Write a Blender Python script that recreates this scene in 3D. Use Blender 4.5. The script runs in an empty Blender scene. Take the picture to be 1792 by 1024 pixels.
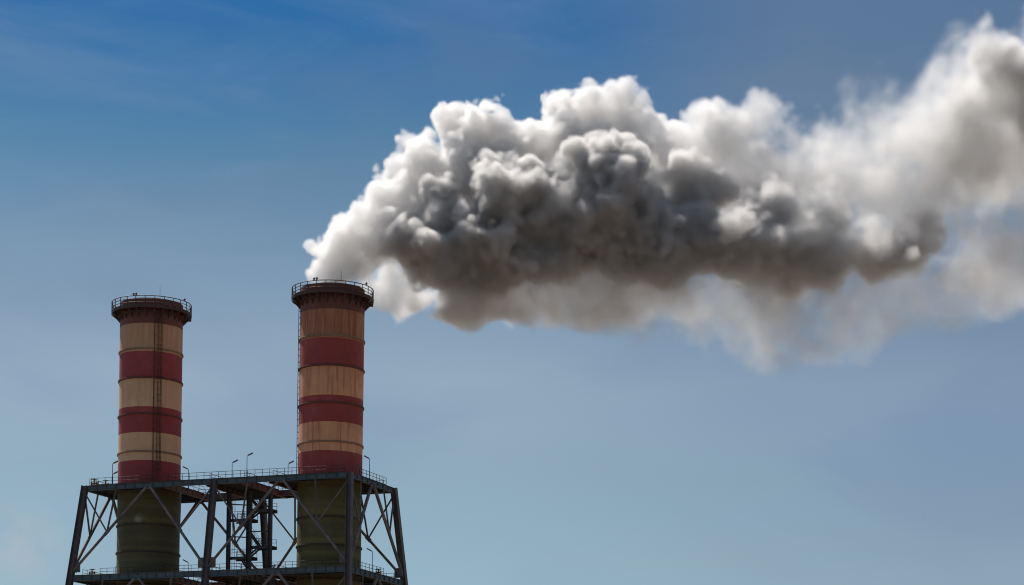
import bpy, bmesh, math, random
import numpy as np
from mathutils import Vector, Matrix

sc = bpy.context.scene
COL = sc.collection
R_ = math.radians

# ------------------------------------------------------------------ camera
F_PX, Y_PRIN, ROLL = 3988.4475, 1483.2483, 0.0148
CAM_Z = 1.7
cd = bpy.data.cameras.new('camera')
cam = bpy.data.objects.new('camera', cd)
COL.objects.link(cam)
cd.sensor_width = 36.0
cd.lens = 36.0 * F_PX / 1792.0
cd.shift_y = (Y_PRIN - 512.0) / 1792.0
cd.clip_start = 0.5
cd.clip_end = 20000.0
cam.matrix_world = Matrix.Translation((0, 0, CAM_Z)) @ Matrix.Rotation(R_(90), 4, 'X') @ Matrix.Rotation(ROLL, 4, 'Z')
sc.camera = cam

# ------------------------------------------------------------------ light
SUN_EL, SUN_AZ = 57.0, -38.0            # azimuth clockwise from +Y: the sun stands behind the chimneys, a little to the left
SUN_STRENGTH = 5.0
SKY_STRENGTH = 0.0465
EXPOSURE = 0.22
sv = Vector((math.sin(R_(SUN_AZ)) * math.cos(R_(SUN_EL)), math.cos(R_(SUN_AZ)) * math.cos(R_(SUN_EL)), math.sin(R_(SUN_EL))))
ld = bpy.data.lights.new('sun', 'SUN')
ld.energy = SUN_STRENGTH
ld.angle = R_(0.5)
ld.color = (1.0, 0.945, 0.88)
sun = bpy.data.objects.new('sun', ld)
COL.objects.link(sun)
sun.rotation_euler = sv.to_track_quat('Z', 'Y').to_euler()
sun.location = (0, 0, 200)

wd = bpy.data.worlds.new('World')
sc.world = wd
wd.use_nodes = True
nt = wd.node_tree
nt.nodes.clear()


def node(nt, kind, **kw):
    n = nt.nodes.new(kind)
    for k, v in kw.items():
        setattr(n, k, v)
    return n


def math_node(nt, op, a, b=None, clamp=False):
    n = nt.nodes.new('ShaderNodeMath')
    n.operation = op
    n.use_clamp = clamp
    for i, v in enumerate((a, b)):
        if v is None:
            continue
        if isinstance(v, (int, float)):
            n.inputs[i].default_value = v
        else:
            nt.links.new(v, n.inputs[i])
    return n.outputs[0]


def map_range(nt, v, a, b, c, d, smooth=False):
    n = nt.nodes.new('ShaderNodeMapRange')
    if smooth:
        n.interpolation_type = 'SMOOTHSTEP'
    nt.links.new(v, n.inputs[0])
    for i, x in enumerate((a, b, c, d)):
        n.inputs[i + 1].default_value = x
    return n.outputs[0]


def mix_color(nt, fac, a, b, blend='MIX'):
    n = nt.nodes.new('ShaderNodeMix')
    n.data_type = 'RGBA'
    n.blend_type = blend
    for sock, v in ((n.inputs[0], fac), (n.inputs[6], a), (n.inputs[7], b)):
        if isinstance(v, (int, float)):
            sock.default_value = v
        elif isinstance(v, tuple):
            sock.default_value = v if len(v) == 4 else v + (1,)
        else:
            nt.links.new(v, sock)
    return n.outputs[2]


sky = node(nt, 'ShaderNodeTexSky', sky_type='NISHITA', sun_disc=False, sun_elevation=R_(SUN_EL), sun_rotation=R_(SUN_AZ))
sky.altitude = 100
sky.air_density = 1.6
sky.dust_density = 0.3
sky.ozone_density = 4.0
tc = node(nt, 'ShaderNodeTexCoord')
sx = node(nt, 'ShaderNodeSeparateXYZ')
nt.links.new(tc.outputs['Generated'], sx.inputs[0])
# thin high haze: soft banks of it, thicker towards the horizon
mp = node(nt, 'ShaderNodeMapping')
mp.inputs['Scale'].default_value = (3.4, 3.4, 8.0)
mp.inputs['Rotation'].default_value = (0, R_(-22), 0)
mp.inputs['Location'].default_value = (0.35, 0.0, 0.6)
nt.links.new(tc.outputs['Generated'], mp.inputs[0])
n1 = node(nt, 'ShaderNodeTexNoise')
n1.inputs['Scale'].default_value = 1.6
n1.inputs['Detail'].default_value = 5.0
n1.inputs['Roughness'].default_value = 0.48
n1.inputs['Distortion'].default_value = 0.35
nt.links.new(mp.outputs[0], n1.inputs['Vector'])
bank = map_range(nt, n1.outputs['Fac'], 0.44, 0.68, 0.0, 1.0, True)
# clear, deep blue air high up, paler and milkier lower down
ramp = node(nt, 'ShaderNodeValToRGB')
cr = ramp.color_ramp
STOPS = [(0.02, (0.96, 1.14, 1.46)), (0.11, (0.98, 1.17, 1.48)), (0.16, (1.06, 1.13, 1.24)), (0.2, (1.32, 1.22, 1.25)), (0.25, (0.92, 0.97, 1.04)),
         (0.285, (0.54, 0.82, 0.96)), (0.34, (0.15, 0.55, 0.94)), (0.48, (0.7, 0.95, 1.1)), (0.9, (1.3, 1.35, 1.35))]
for k, (p, c) in enumerate(STOPS):
    e = cr.elements[k] if k < 2 else cr.elements.new(p)
    e.position = p
    e.color = tuple(x / 1.5 for x in c) + (1,)
nt.links.new(sx.outputs[2], ramp.inputs[0])
tint = mix_color(nt, 1.0, ramp.outputs[0], (1.5, 1.5, 1.5), 'MULTIPLY')
sky_col = mix_color(nt, 1.0, sky.outputs[0], tint, 'MULTIPLY')
cl_d = node(nt, 'ShaderNodeVectorMath', operation='DISTANCE')
nt.links.new(tc.outputs['Generated'], cl_d.inputs[0])
cl_d.inputs[1].default_value = (-0.2115, 0.9685, 0.126)
n2 = node(nt, 'ShaderNodeTexNoise')
n2.inputs['Scale'].default_value = 55.0
n2.inputs['Detail'].default_value = 6.0
n2.inputs['Roughness'].default_value = 0.6
nt.links.new(tc.outputs['Generated'], n2.inputs['Vector'])
cloud_f = math_node(nt, 'MULTIPLY', map_range(nt, cl_d.outputs['Value'], 0.0, 0.024, 1.0, 0.0, True), map_range(nt, n2.outputs['Fac'], 0.36, 0.66, 0.0, 0.5, True))
# a grey-violet veil on the right, thin banks elsewhere
side = map_range(nt, sx.outputs[0], -0.02, 0.12, 0.0, 1.0, True)
side = math_node(nt, 'MULTIPLY', side, map_range(nt, sx.outputs[2], 0.16, 0.27, 0.42, 1.0, True))
veil_f = math_node(nt, 'ADD', math_node(nt, 'MULTIPLY', side, 0.85), math_node(nt, 'MULTIPLY', bank, 0.46), clamp=True)
veil_f = math_node(nt, 'MULTIPLY', veil_f, 0.92)
veil_col = mix_color(nt, 1.0, sky.outputs[0], mix_color(nt, map_range(nt, sx.outputs[2], 0.16, 0.27, 0.0, 1.0, True), (0.86, 0.90, 1.16), (0.84, 0.82, 0.86)), 'MULTIPLY')
sky_col = mix_color(nt, veil_f, sky_col, veil_col)
mp3 = node(nt, 'ShaderNodeMapping')
mp3.inputs['Scale'].default_value = (3.0, 3.0, 13.0)
mp3.inputs['Rotation'].default_value = (0, R_(-14), 0)
nt.links.new(tc.outputs['Generated'], mp3.inputs[0])
n3 = node(nt, 'ShaderNodeTexNoise')
n3.inputs['Scale'].default_value = 2.6
n3.inputs['Detail'].default_value = 7.0
n3.inputs['Roughness'].default_value = 0.55
n3.inputs['Distortion'].default_value = 0.5
nt.links.new(mp3.outputs[0], n3.inputs['Vector'])
streak = map_range(nt, n3.outputs['Fac'], 0.46, 0.72, 0.0, 0.24, True)
sky_col = mix_color(nt, streak, sky_col, mix_color(nt, 1.0, sky.outputs[0], (1.12, 1.10, 1.14), 'MULTIPLY'))
sky_col = mix_color(nt, cloud_f, sky_col, (8.6, 9.0, 9.9))
bg = node(nt, 'ShaderNodeBackground')
bg.inputs['Strength'].default_value = SKY_STRENGTH
nt.links.new(sky_col, bg.inputs['Color'])
wo = node(nt, 'ShaderNodeOutputWorld')
nt.links.new(bg.outputs[0], wo.inputs['Surface'])

sc.view_settings.view_transform = 'Standard'
sc.view_settings.look = 'None'
sc.view_settings.exposure = EXPOSURE
sc.view_settings.gamma = 1.0
sc.view_settings.use_curve_mapping = False
cy = sc.cycles
cy.max_bounces = 24
cy.diffuse_bounces = 4
cy.volume_bounces = 14
cy.transparent_max_bounces = 128
cy.volume_step_rate = 2.0
cy.volume_max_steps = 512
cy.use_denoising = True
cy.filter_width = 1.1
cy.sample_clamp_indirect = 10.0

# ------------------------------------------------------------------ frame of the tower
PSI = 0.3784
OX, OY = -24.3418, 331.0402
ZD = 54.1525 + CAM_Z                   # the top deck above the ground
L, W = 44.733, 15.2268
STORY = 13.83
AX, AY = 1.0, 2.07                     # how far the legs splay out per storey
EX = Vector((math.cos(PSI), -math.sin(PSI), 0))
EY = Vector((math.sin(PSI), math.cos(PSI), 0))


def world_of(u, v, z=0.0):
    return Vector((OX, OY, ZD + z)) + EX * u + EY * v


# ------------------------------------------------------------------ mesh helpers
class MB:
    def __init__(self):
        self.v, self.f, self.m, self.s = [], [], [], []

    def add(self, vs, fs, mat=0, smooth=False):
        o = len(self.v)
        self.v += [tuple(p) for p in vs]
        for f in fs:
            self.f.append([i + o for i in f])
            self.m.append(mat)
            self.s.append(smooth)

    def bar(self, p, q, w, h, side=None, mat=0):
        p, q = Vector(p), Vector(q)
        a = (q - p).normalized()
        s = Vector(side) if side is not None else (Vector((0, 0, 1)).cross(a) if abs(a.z) < 0.99 else Vector((1, 0, 0)))
        s = (s - a * s.dot(a)).normalized()
        t = a.cross(s)
        vs = []
        for e in (p, q):
            for i, j in ((-1, -1), (1, -1), (1, 1), (-1, 1)):
                vs.append(e + s * (i * w / 2) + t * (j * h / 2))
        self.add(vs, [[0, 3, 2, 1], [4, 5, 6, 7], [0, 1, 5, 4], [1, 2, 6, 5], [2, 3, 7, 6], [3, 0, 4, 7]], mat)

    def box(self, lo, hi, mat=0):
        x0, y0, z0 = lo
        x1, y1, z1 = hi
        vs = [(x0, y0, z0), (x1, y0, z0), (x1, y1, z0), (x0, y1, z0), (x0, y0, z1), (x1, y0, z1), (x1, y1, z1), (x0, y1, z1)]
        self.add(vs, [[0, 3, 2, 1], [4, 5, 6, 7], [0, 1, 5, 4], [1, 2, 6, 5], [2, 3, 7, 6], [3, 0, 4, 7]], mat)

    def tube(self, p, q, r, n=8, mat=0, r2=None):
        p, q = Vector(p), Vector(q)
        a = (q - p).normalized()
        s = (Vector((0, 0, 1)).cross(a) if abs(a.z) < 0.99 else Vector((1, 0, 0))).normalized()
        t = a.cross(s)
        vs = []
        for e, rr in ((p, r), (q, r if r2 is None else r2)):
            for k in range(n):
                c = 2 * math.pi * k / n
                vs.append(e + (s * math.cos(c) + t * math.sin(c)) * rr)
        self.add(vs, [[k, (k + 1) % n, n + (k + 1) % n, n + k] for k in range(n)], mat, n > 5)
        self.add(vs, [list(range(n))[::-1], list(range(n, 2 * n))], mat)

    def pipe(self, pts, r, n=6, mat=0):
        for a, b in zip(pts, pts[1:]):
            self.tube(a, b, r, n, mat)

    def lathe(self, prof, n=72, mats=None, closed=False, smooth=True, c=(0, 0)):
        """prof: list of (radius, z); mats: one per profile segment"""
        m = len(prof)
        vs = []
        for k in range(n):
            a = 2 * math.pi * k / n
            for r, z in prof:
                vs.append((c[0] + r * math.cos(a), c[1] + r * math.sin(a), z))
        segs = m if closed else m - 1
        for i in range(segs):
            j = (i + 1) % m
            fs = [[k * m + i, ((k + 1) % n) * m + i, ((k + 1) % n) * m + j, k * m + j] for k in range(n)]
            self.add([], [], 0)
            for f in fs:
                self.f.append([x + self._base for x in f] if False else f)
                self.m.append(mats[i] if mats else 0)
                self.s.append(smooth)
        # vertices go in once; the faces above are rebased here
        o = len(self.v)
        nf = segs * n
        for idx in range(len(self.f) - nf, len(self.f)):
            self.f[idx] = [x + o for x in self.f[idx]]
        self.v += vs

    def build(self, name, mats, parent=None, loc=(0, 0, 0)):
        me = bpy.data.meshes.new(name)
        me.from_pydata(self.v, [], self.f)
        mats = mats if isinstance(mats, (list, tuple)) else [mats]
        for m in mats:
            me.materials.append(m)
        me.polygons.foreach_set('material_index', self.m)
        me.polygons.foreach_set('use_smooth', self.s)
        me.update()
        o = bpy.data.objects.new(name, me)
        COL.objects.link(o)
        o.parent = parent
        o.location = loc
        return o


def empty(name, loc, rz=0.0):
    o = bpy.data.objects.new(name, None)
    COL.objects.link(o)
    o.location = loc
    o.rotation_euler = (0, 0, rz)
    o.empty_display_size = 1.0
    return o


def tag(o, label, cat, group=None, kind=None):
    if label:
        o['label'] = label
    if cat:
        o['category'] = cat
    if group:
        o['group'] = group
    if kind:
        o['kind'] = kind
    return o


# ------------------------------------------------------------------ materials
def mat_base(name, rough=0.6, metallic=0.0):
    m = bpy.data.materials.new(name)
    m.use_nodes = True
    nt = m.node_tree
    b = nt.nodes['Principled BSDF']
    b.inputs['Roughness'].default_value = rough
    b.inputs['Metallic'].default_value = metallic
    return m, nt, b


def steel(name, c1, c2, rust=(0.16, 0.075, 0.045), rust_amt=0.5, rough=0.55, scale=0.5):
    """painted steel with patches where the paint has gone to rust"""
    m, nt, b = mat_base(name, rough)
    tc = node(nt, 'ShaderNodeTexCoord')
    n = node(nt, 'ShaderNodeTexNoise')
    n.inputs['Scale'].default_value = scale
    n.inputs['Detail'].default_value = 6
    n.inputs['Roughness'].default_value = 0.6
    nt.links.new(tc.outputs['Object'], n.inputs['Vector'])
    n2 = node(nt, 'ShaderNodeTexNoise')
    n2.inputs['Scale'].default_value = scale * 2.7
    n2.inputs['Detail'].default_value = 8
    n2.inputs['Roughness'].default_value = 0.7
    nt.links.new(tc.outputs['Object'], n2.inputs['Vector'])
    col = mix_color(nt, map_range(nt, n.outputs['Fac'], 0.35, 0.65, 0, 1, True), c1, c2)
    rf = math_node(nt, 'MULTIPLY', map_range(nt, n2.outputs['Fac'], 0.5, 0.68, 0, 1, True), rust_amt)
    col = mix_color(nt, rf, col, rust)
    nt.links.new(col, b.inputs['Base Color'])
    nt.links.new(map_range(nt, n2.outputs['Fac'], 0.3, 0.7, rough - 0.1, rough + 0.25), b.inputs['Roughness'])
    return m


def chimney_paint(name, base, dirt, streak=(0.16, 0.07, 0.04), streak_amt=0.4, dirt_amt=0.5, rough=0.7, hband=0.0, seed=0.0, soot_shade=None, bands=(), pale_patch=None):
    """weathered paint on a round shell: mottling, run-down rust streaks, faint plate seams"""
    m, nt, b = mat_base(name, rough)
    tc = node(nt, 'ShaderNodeTexCoord')
    off = node(nt, 'ShaderNodeMapping')
    off.inputs['Location'].default_value = (seed, seed * 1.7, 0)
    nt.links.new(tc.outputs['Object'], off.inputs[0])
    n = node(nt, 'ShaderNodeTexNoise')
    n.inputs['Scale'].default_value = 0.33
    n.inputs['Detail'].default_value = 7
    n.inputs['Roughness'].default_value = 0.62
    nt.links.new(off.outputs[0], n.inputs['Vector'])
    mp = node(nt, 'ShaderNodeMapping')
    mp.inputs['Scale'].default_value = (1.5, 1.5, 0.07)
    nt.links.new(off.outputs[0], mp.inputs[0])
    s = node(nt, 'ShaderNodeTexNoise')
    s.inputs['Scale'].default_value = 1.5
    s.inputs['Detail'].default_value = 6
    s.inputs['Roughness'].default_value = 0.65
    nt.links.new(mp.outputs[0], s.inputs['Vector'])
    col = mix_color(nt, math_node(nt, 'MULTIPLY', map_range(nt, n.outputs['Fac'], 0.38, 0.7, 0, 1, True), dirt_amt), base, dirt)
    pn = node(nt, 'ShaderNodeTexNoise')
    pn.inputs['Scale'].default_value = 0.16
    pn.inputs['Detail'].default_value = 9
    pn.inputs['Roughness'].default_value = 0.7
    nt.links.new(off.outputs[0], pn.inputs['Vector'])
    col = mix_color(nt, map_range(nt, pn.outputs['Fac'], 0.48, 0.66, 0.0, 0.45, True), col, tuple(min(1.0, c * 1.25 + 0.04) for c in base))
    col = mix_color(nt, math_node(nt, 'MULTIPLY', map_range(nt, s.outputs['Fac'], 0.5, 0.72, 0, 1, True), streak_amt), col, streak)
    if hband > 0:
        mz = node(nt, 'ShaderNodeMapping')
        mz.inputs['Scale'].default_value = (0.05, 0.05, 1.1)
        nt.links.new(off.outputs[0], mz.inputs[0])
        hn = node(nt, 'ShaderNodeTexNoise')
        hn.inputs['Scale'].default_value = 0.9
        hn.inputs['Detail'].default_value = 4
        nt.links.new(mz.outputs[0], hn.inputs['Vector'])
        col = mix_color(nt, math_node(nt, 'MULTIPLY', map_range(nt, hn.outputs['Fac'], 0.45, 0.66, 0, 1, True), hband), col, tuple(min(1, c * 2.2) for c in base))
    if bands or pale_patch:
        so_ = node(nt, 'ShaderNodeSeparateXYZ')
        nt.links.new(tc.outputs['Object'], so_.inputs[0])
        zw = math_node(nt, 'ADD', so_.outputs[2], math_node(nt, 'MULTIPLY', n.outputs['Fac'], 0.5))
    for zc, half, amt in bands:         # faded, yellowed strips beside the ring joints
        dz = math_node(nt, 'ABSOLUTE', math_node(nt, 'SUBTRACT', zw, zc))
        f = math_node(nt, 'MULTIPLY', map_range(nt, dz, half * 0.35, half, amt, 0.0, True), map_range(nt, n.outputs['Fac'], 0.3, 0.7, 1.0, 0.45))
        col = mix_color(nt, f, col, (0.21, 0.17, 0.05))
    if pale_patch:  # one pale irregular patch around the given point
        vd_ = node(nt, 'ShaderNodeVectorMath', operation='DISTANCE')
        nt.links.new(tc.outputs['Object'], vd_.inputs[0])
        vd_.inputs[1].default_value = pale_patch
        sn = node(nt, 'ShaderNodeTexNoise')
        sn.inputs['Scale'].default_value = 0.9
        sn.inputs['Detail'].default_value = 3
        nt.links.new(tc.outputs['Object'], sn.inputs['Vector'])
        f = math_node(nt, 'MULTIPLY', map_range(nt, vd_.outputs['Value'], 0.0, 1.1, 0.55, 0.0, True), map_range(nt, sn.outputs['Fac'], 0.36, 0.66, 0.1, 0.75, True))
        col = mix_color(nt, f, col, (0.62, 0.60, 0.52))
    if soot_shade:
        c_, amt, z0, z1 = soot_shade
        sz = node(nt, 'ShaderNodeSeparateXYZ')
        nt.links.new(tc.outputs['Object'], sz.inputs[0])
        f = math_node(nt, 'MULTIPLY', map_range(nt, sz.outputs[2], z0, z1, 0.0, amt, True), map_range(nt, s.outputs['Fac'], 0.3, 0.62, 0.55, 1.0, True))
        col = mix_color(nt, f, col, c_)
    nt.links.new(col, b.inputs['Base Color'])
    bp = node(nt, 'ShaderNodeBump')
    bp.inputs['Strength'].default_value = 0.25
    bp.inputs['Distance'].default_value = 0.06
    nt.links.new(n.outputs['Fac'], bp.inputs['Height'])
    nt.links.new(bp.outputs[0], b.inputs['Normal'])
    return m


M_beam = steel('blue_grey_steel', (0.055, 0.10, 0.135), (0.085, 0.125, 0.15), rust_amt=0.35)
M_col = steel('column_steel', (0.13, 0.105, 0.10), (0.08, 0.088, 0.105), rust_amt=0.4)
M_brace = steel('brace_steel', (0.21, 0.18, 0.16), (0.10, 0.10, 0.11), rust_amt=0.5)
M_dark = steel('dark_steel', (0.04, 0.055, 0.075), (0.055, 0.06, 0.07), rust_amt=0.4)
M_rustbeam = steel('rusty_beam', (0.17, 0.085, 0.06), (0.13, 0.075, 0.06), rust_amt=0.6)
M_rail = steel('rail_steel', (0.09, 0.065, 0.055), (0.06, 0.055, 0.055), rust_amt=0.5)
M_rail.node_tree.nodes['Principled BSDF'].inputs['Specular IOR Level'].default_value = 0.1
M_deck = steel('deck_grating', (0.05, 0.05, 0.055), (0.07, 0.06, 0.055), rust_amt=0.5)
M_top = chimney_paint('sooty_maroon', (0.19, 0.06, 0.048), (0.08, 0.04, 0.034), streak_amt=0.5, dirt_amt=0.6)
M_soot = chimney_paint('soot_shade', (0.03, 0.025, 0.022), (0.02, 0.017, 0.015))
M_platform = steel('sooty_platform_steel', (0.085, 0.045, 0.035), (0.05, 0.033, 0.028), rust_amt=0.5)
M_lamp = steel('lamp_grey', (0.12, 0.12, 0.12), (0.1, 0.1, 0.1), rust_amt=0.1)
M_valve = steel('valve_orange_brown', (0.35, 0.17, 0.08), (0.25, 0.12, 0.07), rust_amt=0.4)

# ------------------------------------------------------------------ ground
m, gnt, b = mat_base('dry_ground', 0.9)
tcg = node(gnt, 'ShaderNodeTexCoord')
ng = node(gnt, 'ShaderNodeTexNoise')
ng.inputs['Scale'].default_value = 0.03
ng.inputs['Detail'].default_value = 8
gnt.links.new(tcg.outputs['Object'], ng.inputs['Vector'])
gnt.links.new(mix_color(gnt, map_range(gnt, ng.outputs['Fac'], 0.35, 0.65, 0, 1, True), (0.17, 0.115, 0.075), (0.115, 0.09, 0.055)), b.inputs['Base Color'])
g = MB()
g.lathe([(0.001, 0), (60, 0), (300, 0), (1200, 0), (9000, 0)], n=64, smooth=False)
tag(g.build('ground', m), 'dry bare ground under the works', None, kind='structure')

# ------------------------------------------------------------------ steel support tower
tower = empty('steel_support_tower', (OX, OY, 0), -PSI)
tag(tower, 'splayed steel lattice tower with two decks carrying both striped chimneys', 'steel tower')


def P(u, v, z):                        # tower coordinates, z counted from the top deck
    return Vector((u, v, z + ZD))


def corner(iu, iv, z):
    """leg position: iu in (0,1,2) left, middle, right; iv in (0,1) front, back"""
    k = -z / STORY
    u = (-L - AX * k, -L / 2, AX * k)[iu]
    v = (-AY * k, W + AY * k)[iv]
    return P(u, v, z)


def h_section(mb, p, q, side, wide, deep, t=0.07):
    p, q = Vector(p), Vector(q)
    a = (q - p).normalized()
    s = Vector(side)
    s = (s - a * s.dot(a)).normalized()
    f = a.cross(s)
    for k in (-1, 1):
        mb.bar(p + s * (k * wide / 2), q + s * (k * wide / 2), t, deep, side=s)
    mb.bar(p, q, wide - t - 0.004, t, side=s)


def i_beam(mb, p, q, h, w, t=0.05, ribs=1.6):
    """p, q: the middle of the beam's top face"""
    p, q = Vector(p), Vector(q)
    a = (q - p).normalized()
    s = Vector((0, 0, 1)).cross(a).normalized()
    up = s.cross(a) * -1
    up = Vector((0, 0, 1))
    mb.bar(p - up * t / 2, q - up * t / 2, w, t, side=s)
    mb.bar(p - up * (h - t / 2), q - up * (h - t / 2), w, t, side=s)
    mb.bar(p - up * (h / 2), q - up * (h / 2), 0.05, h - 2 * t - 0.004, side=s)
    n = int((q - p).length / ribs)
    for k in range(1, n):
        c = p.lerp(q, k / n) - up * (h / 2)
        mb.bar(c - a * 0.015, c + a * 0.015, w * 0.86, h - 2 * t - 0.006, side=s)


LEVELS = [0.0, -STORY, -2 * STORY, -3 * STORY, -ZD]
for iu in range(3):
    for iv in range(2):
        c = MB()
        h_section(c, corner(iu, iv, 0.03), corner(iu, iv, -ZD), (1, 0, 0), 0.78, 0.85)
        c.build('column', M_col, tower)


def face_beam(a, b, h, mat):
    mb = MB()
    i_beam(mb, a, b, h, 0.42)
    mb.build('edge_beam', mat, tower)


def railing(runs, parent, h=1.1, mat=None, post=1.22, rails=(0.55, 1.0), r=0.036, kick=True, name='railing'):
    mb = MB()
    for a, b in runs:
        a, b = Vector(a), Vector(b)
        d = (b - a)
        n = max(1, round(d.length / post))
        for k in range(n + 1):
            p = a.lerp(b, k / n)
            mb.tube(p, p + Vector((0, 0, h)), r * 1.15, 6)
        for f in rails:
            mb.tube(a + Vector((0, 0, h * f)), b + Vector((0, 0, h * f)), r, 6)
        if kick:
            mb.bar(a + Vector((0, 0, 0.08)), b + Vector((0, 0, 0.08)), 0.02, 0.13, side=Vector((0, 0, 1)).cross(d))
    return mb.build(name, mat or M_rail, parent)


def brace_set(A, B, A2, B2, apex, thick=0.42, thin=0.2, sub=True):
    """one bay of a face: chevron from the middle of the top beam to both feet, hanger and sub brace on each half.
    A, B: leg positions at the top; A2, B2: at the foot"""
    A, B, A2, B2, apex = map(Vector, (A, B, A2, B2, apex))
    for top, foot, other in ((A, A2, B), (B, B2, A)):
        d = (foot - apex).normalized()
        side_dir = (top - other).normalized()
        s = apex + side_dir * 0.35
        mb = MB()
        mb.tube(s, foot - d * 0.3, thick / 2, 12)
        mb.build('diagonal_brace', M_brace, tower)
        mb = MB()
        g_ = foot - d * 1.25 - side_dir * 0.1
        mb.bar(g_ + Vector((0, 0, 0.75)), g_ - Vector((0, 0, 0.75)), 1.15, 0.035, side=side_dir)
        for bz in (-0.5, -0.25, 0.0, 0.25, 0.5):
            for bx in (-0.45, -0.25):
                c_ = g_ + Vector((0, 0, bz)) - side_dir * bx
                nn = side_dir.cross(Vector((0, 0, 1))).normalized()
                mb.tube(c_ - nn * 0.05, c_ + nn * 0.05, 0.035, 6)
        mb.build('gusset_plate', M_col, tower)
        if sub:
            mid = s.lerp(foot, 0.52)
            beam_q = apex.lerp(top, 0.50)
            mb = MB()
            h_section(mb, beam_q, mid, side_dir, thin, thin * 0.9, 0.03)
            mb.build('hanger', M_brace, tower)
            tq = top.lerp(foot, 0.03) - side_dir * 0.2
            mb = MB()
            h_section(mb, tq, mid, side_dir.cross(d), thin, thin * 0.9, 0.03)
            mb.build('sub_brace', M_brace, tower)
            mb = MB()
            mb.bar(mid - d * 0.55, mid + d * 0.55, 0.03, 0.62, side=side_dir.cross(d))
            mb.build('gusset_plate', M_brace, tower)
    mb = MB()
    n_ = (B - A).cross(Vector((0, 0, 1))).normalized()
    mb.bar(apex + Vector((0, 0, 0.45)), apex + Vector((0, 0, -0.35)), 1.5, 0.03, side=(B - A))
    mb.build('gusset_plate', M_beam, tower)


BEAM_H = 0.74
for k in range(4):
    zt, zb = LEVELS[k], LEVELS[k + 1]
    h = BEAM_H if k == 0 else 0.88
    # edge beams of the level
    for iv in range(2):
        face_beam(corner(0, iv, zt) + Vector((0.47, 0, 0)), corner(1, iv, zt) - Vector((0.47, 0, 0)), h, M_beam)
        face_beam(corner(1, iv, zt) + Vector((0.47, 0, 0)), corner(2, iv, zt) - Vector((0.47, 0, 0)), h, M_beam)
    for iu in (0, 2):
        face_beam(corner(iu, 0, zt) + Vector((0, 0.46, 0)), corner(iu, 1, zt) - Vector((0, 0.46, 0)), h, M_beam)
    for iv in range(2):
        for a, b_ in ((0, 1), (1, 2)):
            A, B = corner(a, iv, zt - h), corner(b_, iv, zt - h)
            brace_set(A, B, corner(a, iv, zb + 0.3), corner(b_, iv, zb + 0.3), (A + B) / 2 + Vector((0, 0, 0.1)), sub=k < 2)
    for iu in (0, 2):
        A, B = corner(iu, 0, zt - h), corner(iu, 1, zt - h)
        brace_set(A, B, corner(iu, 0, zb + 0.3), corner(iu, 1, zb + 0.3), (A + B) / 2 + Vector((0, 0, 0.1)), thick=0.5, sub=k < 2)

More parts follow.
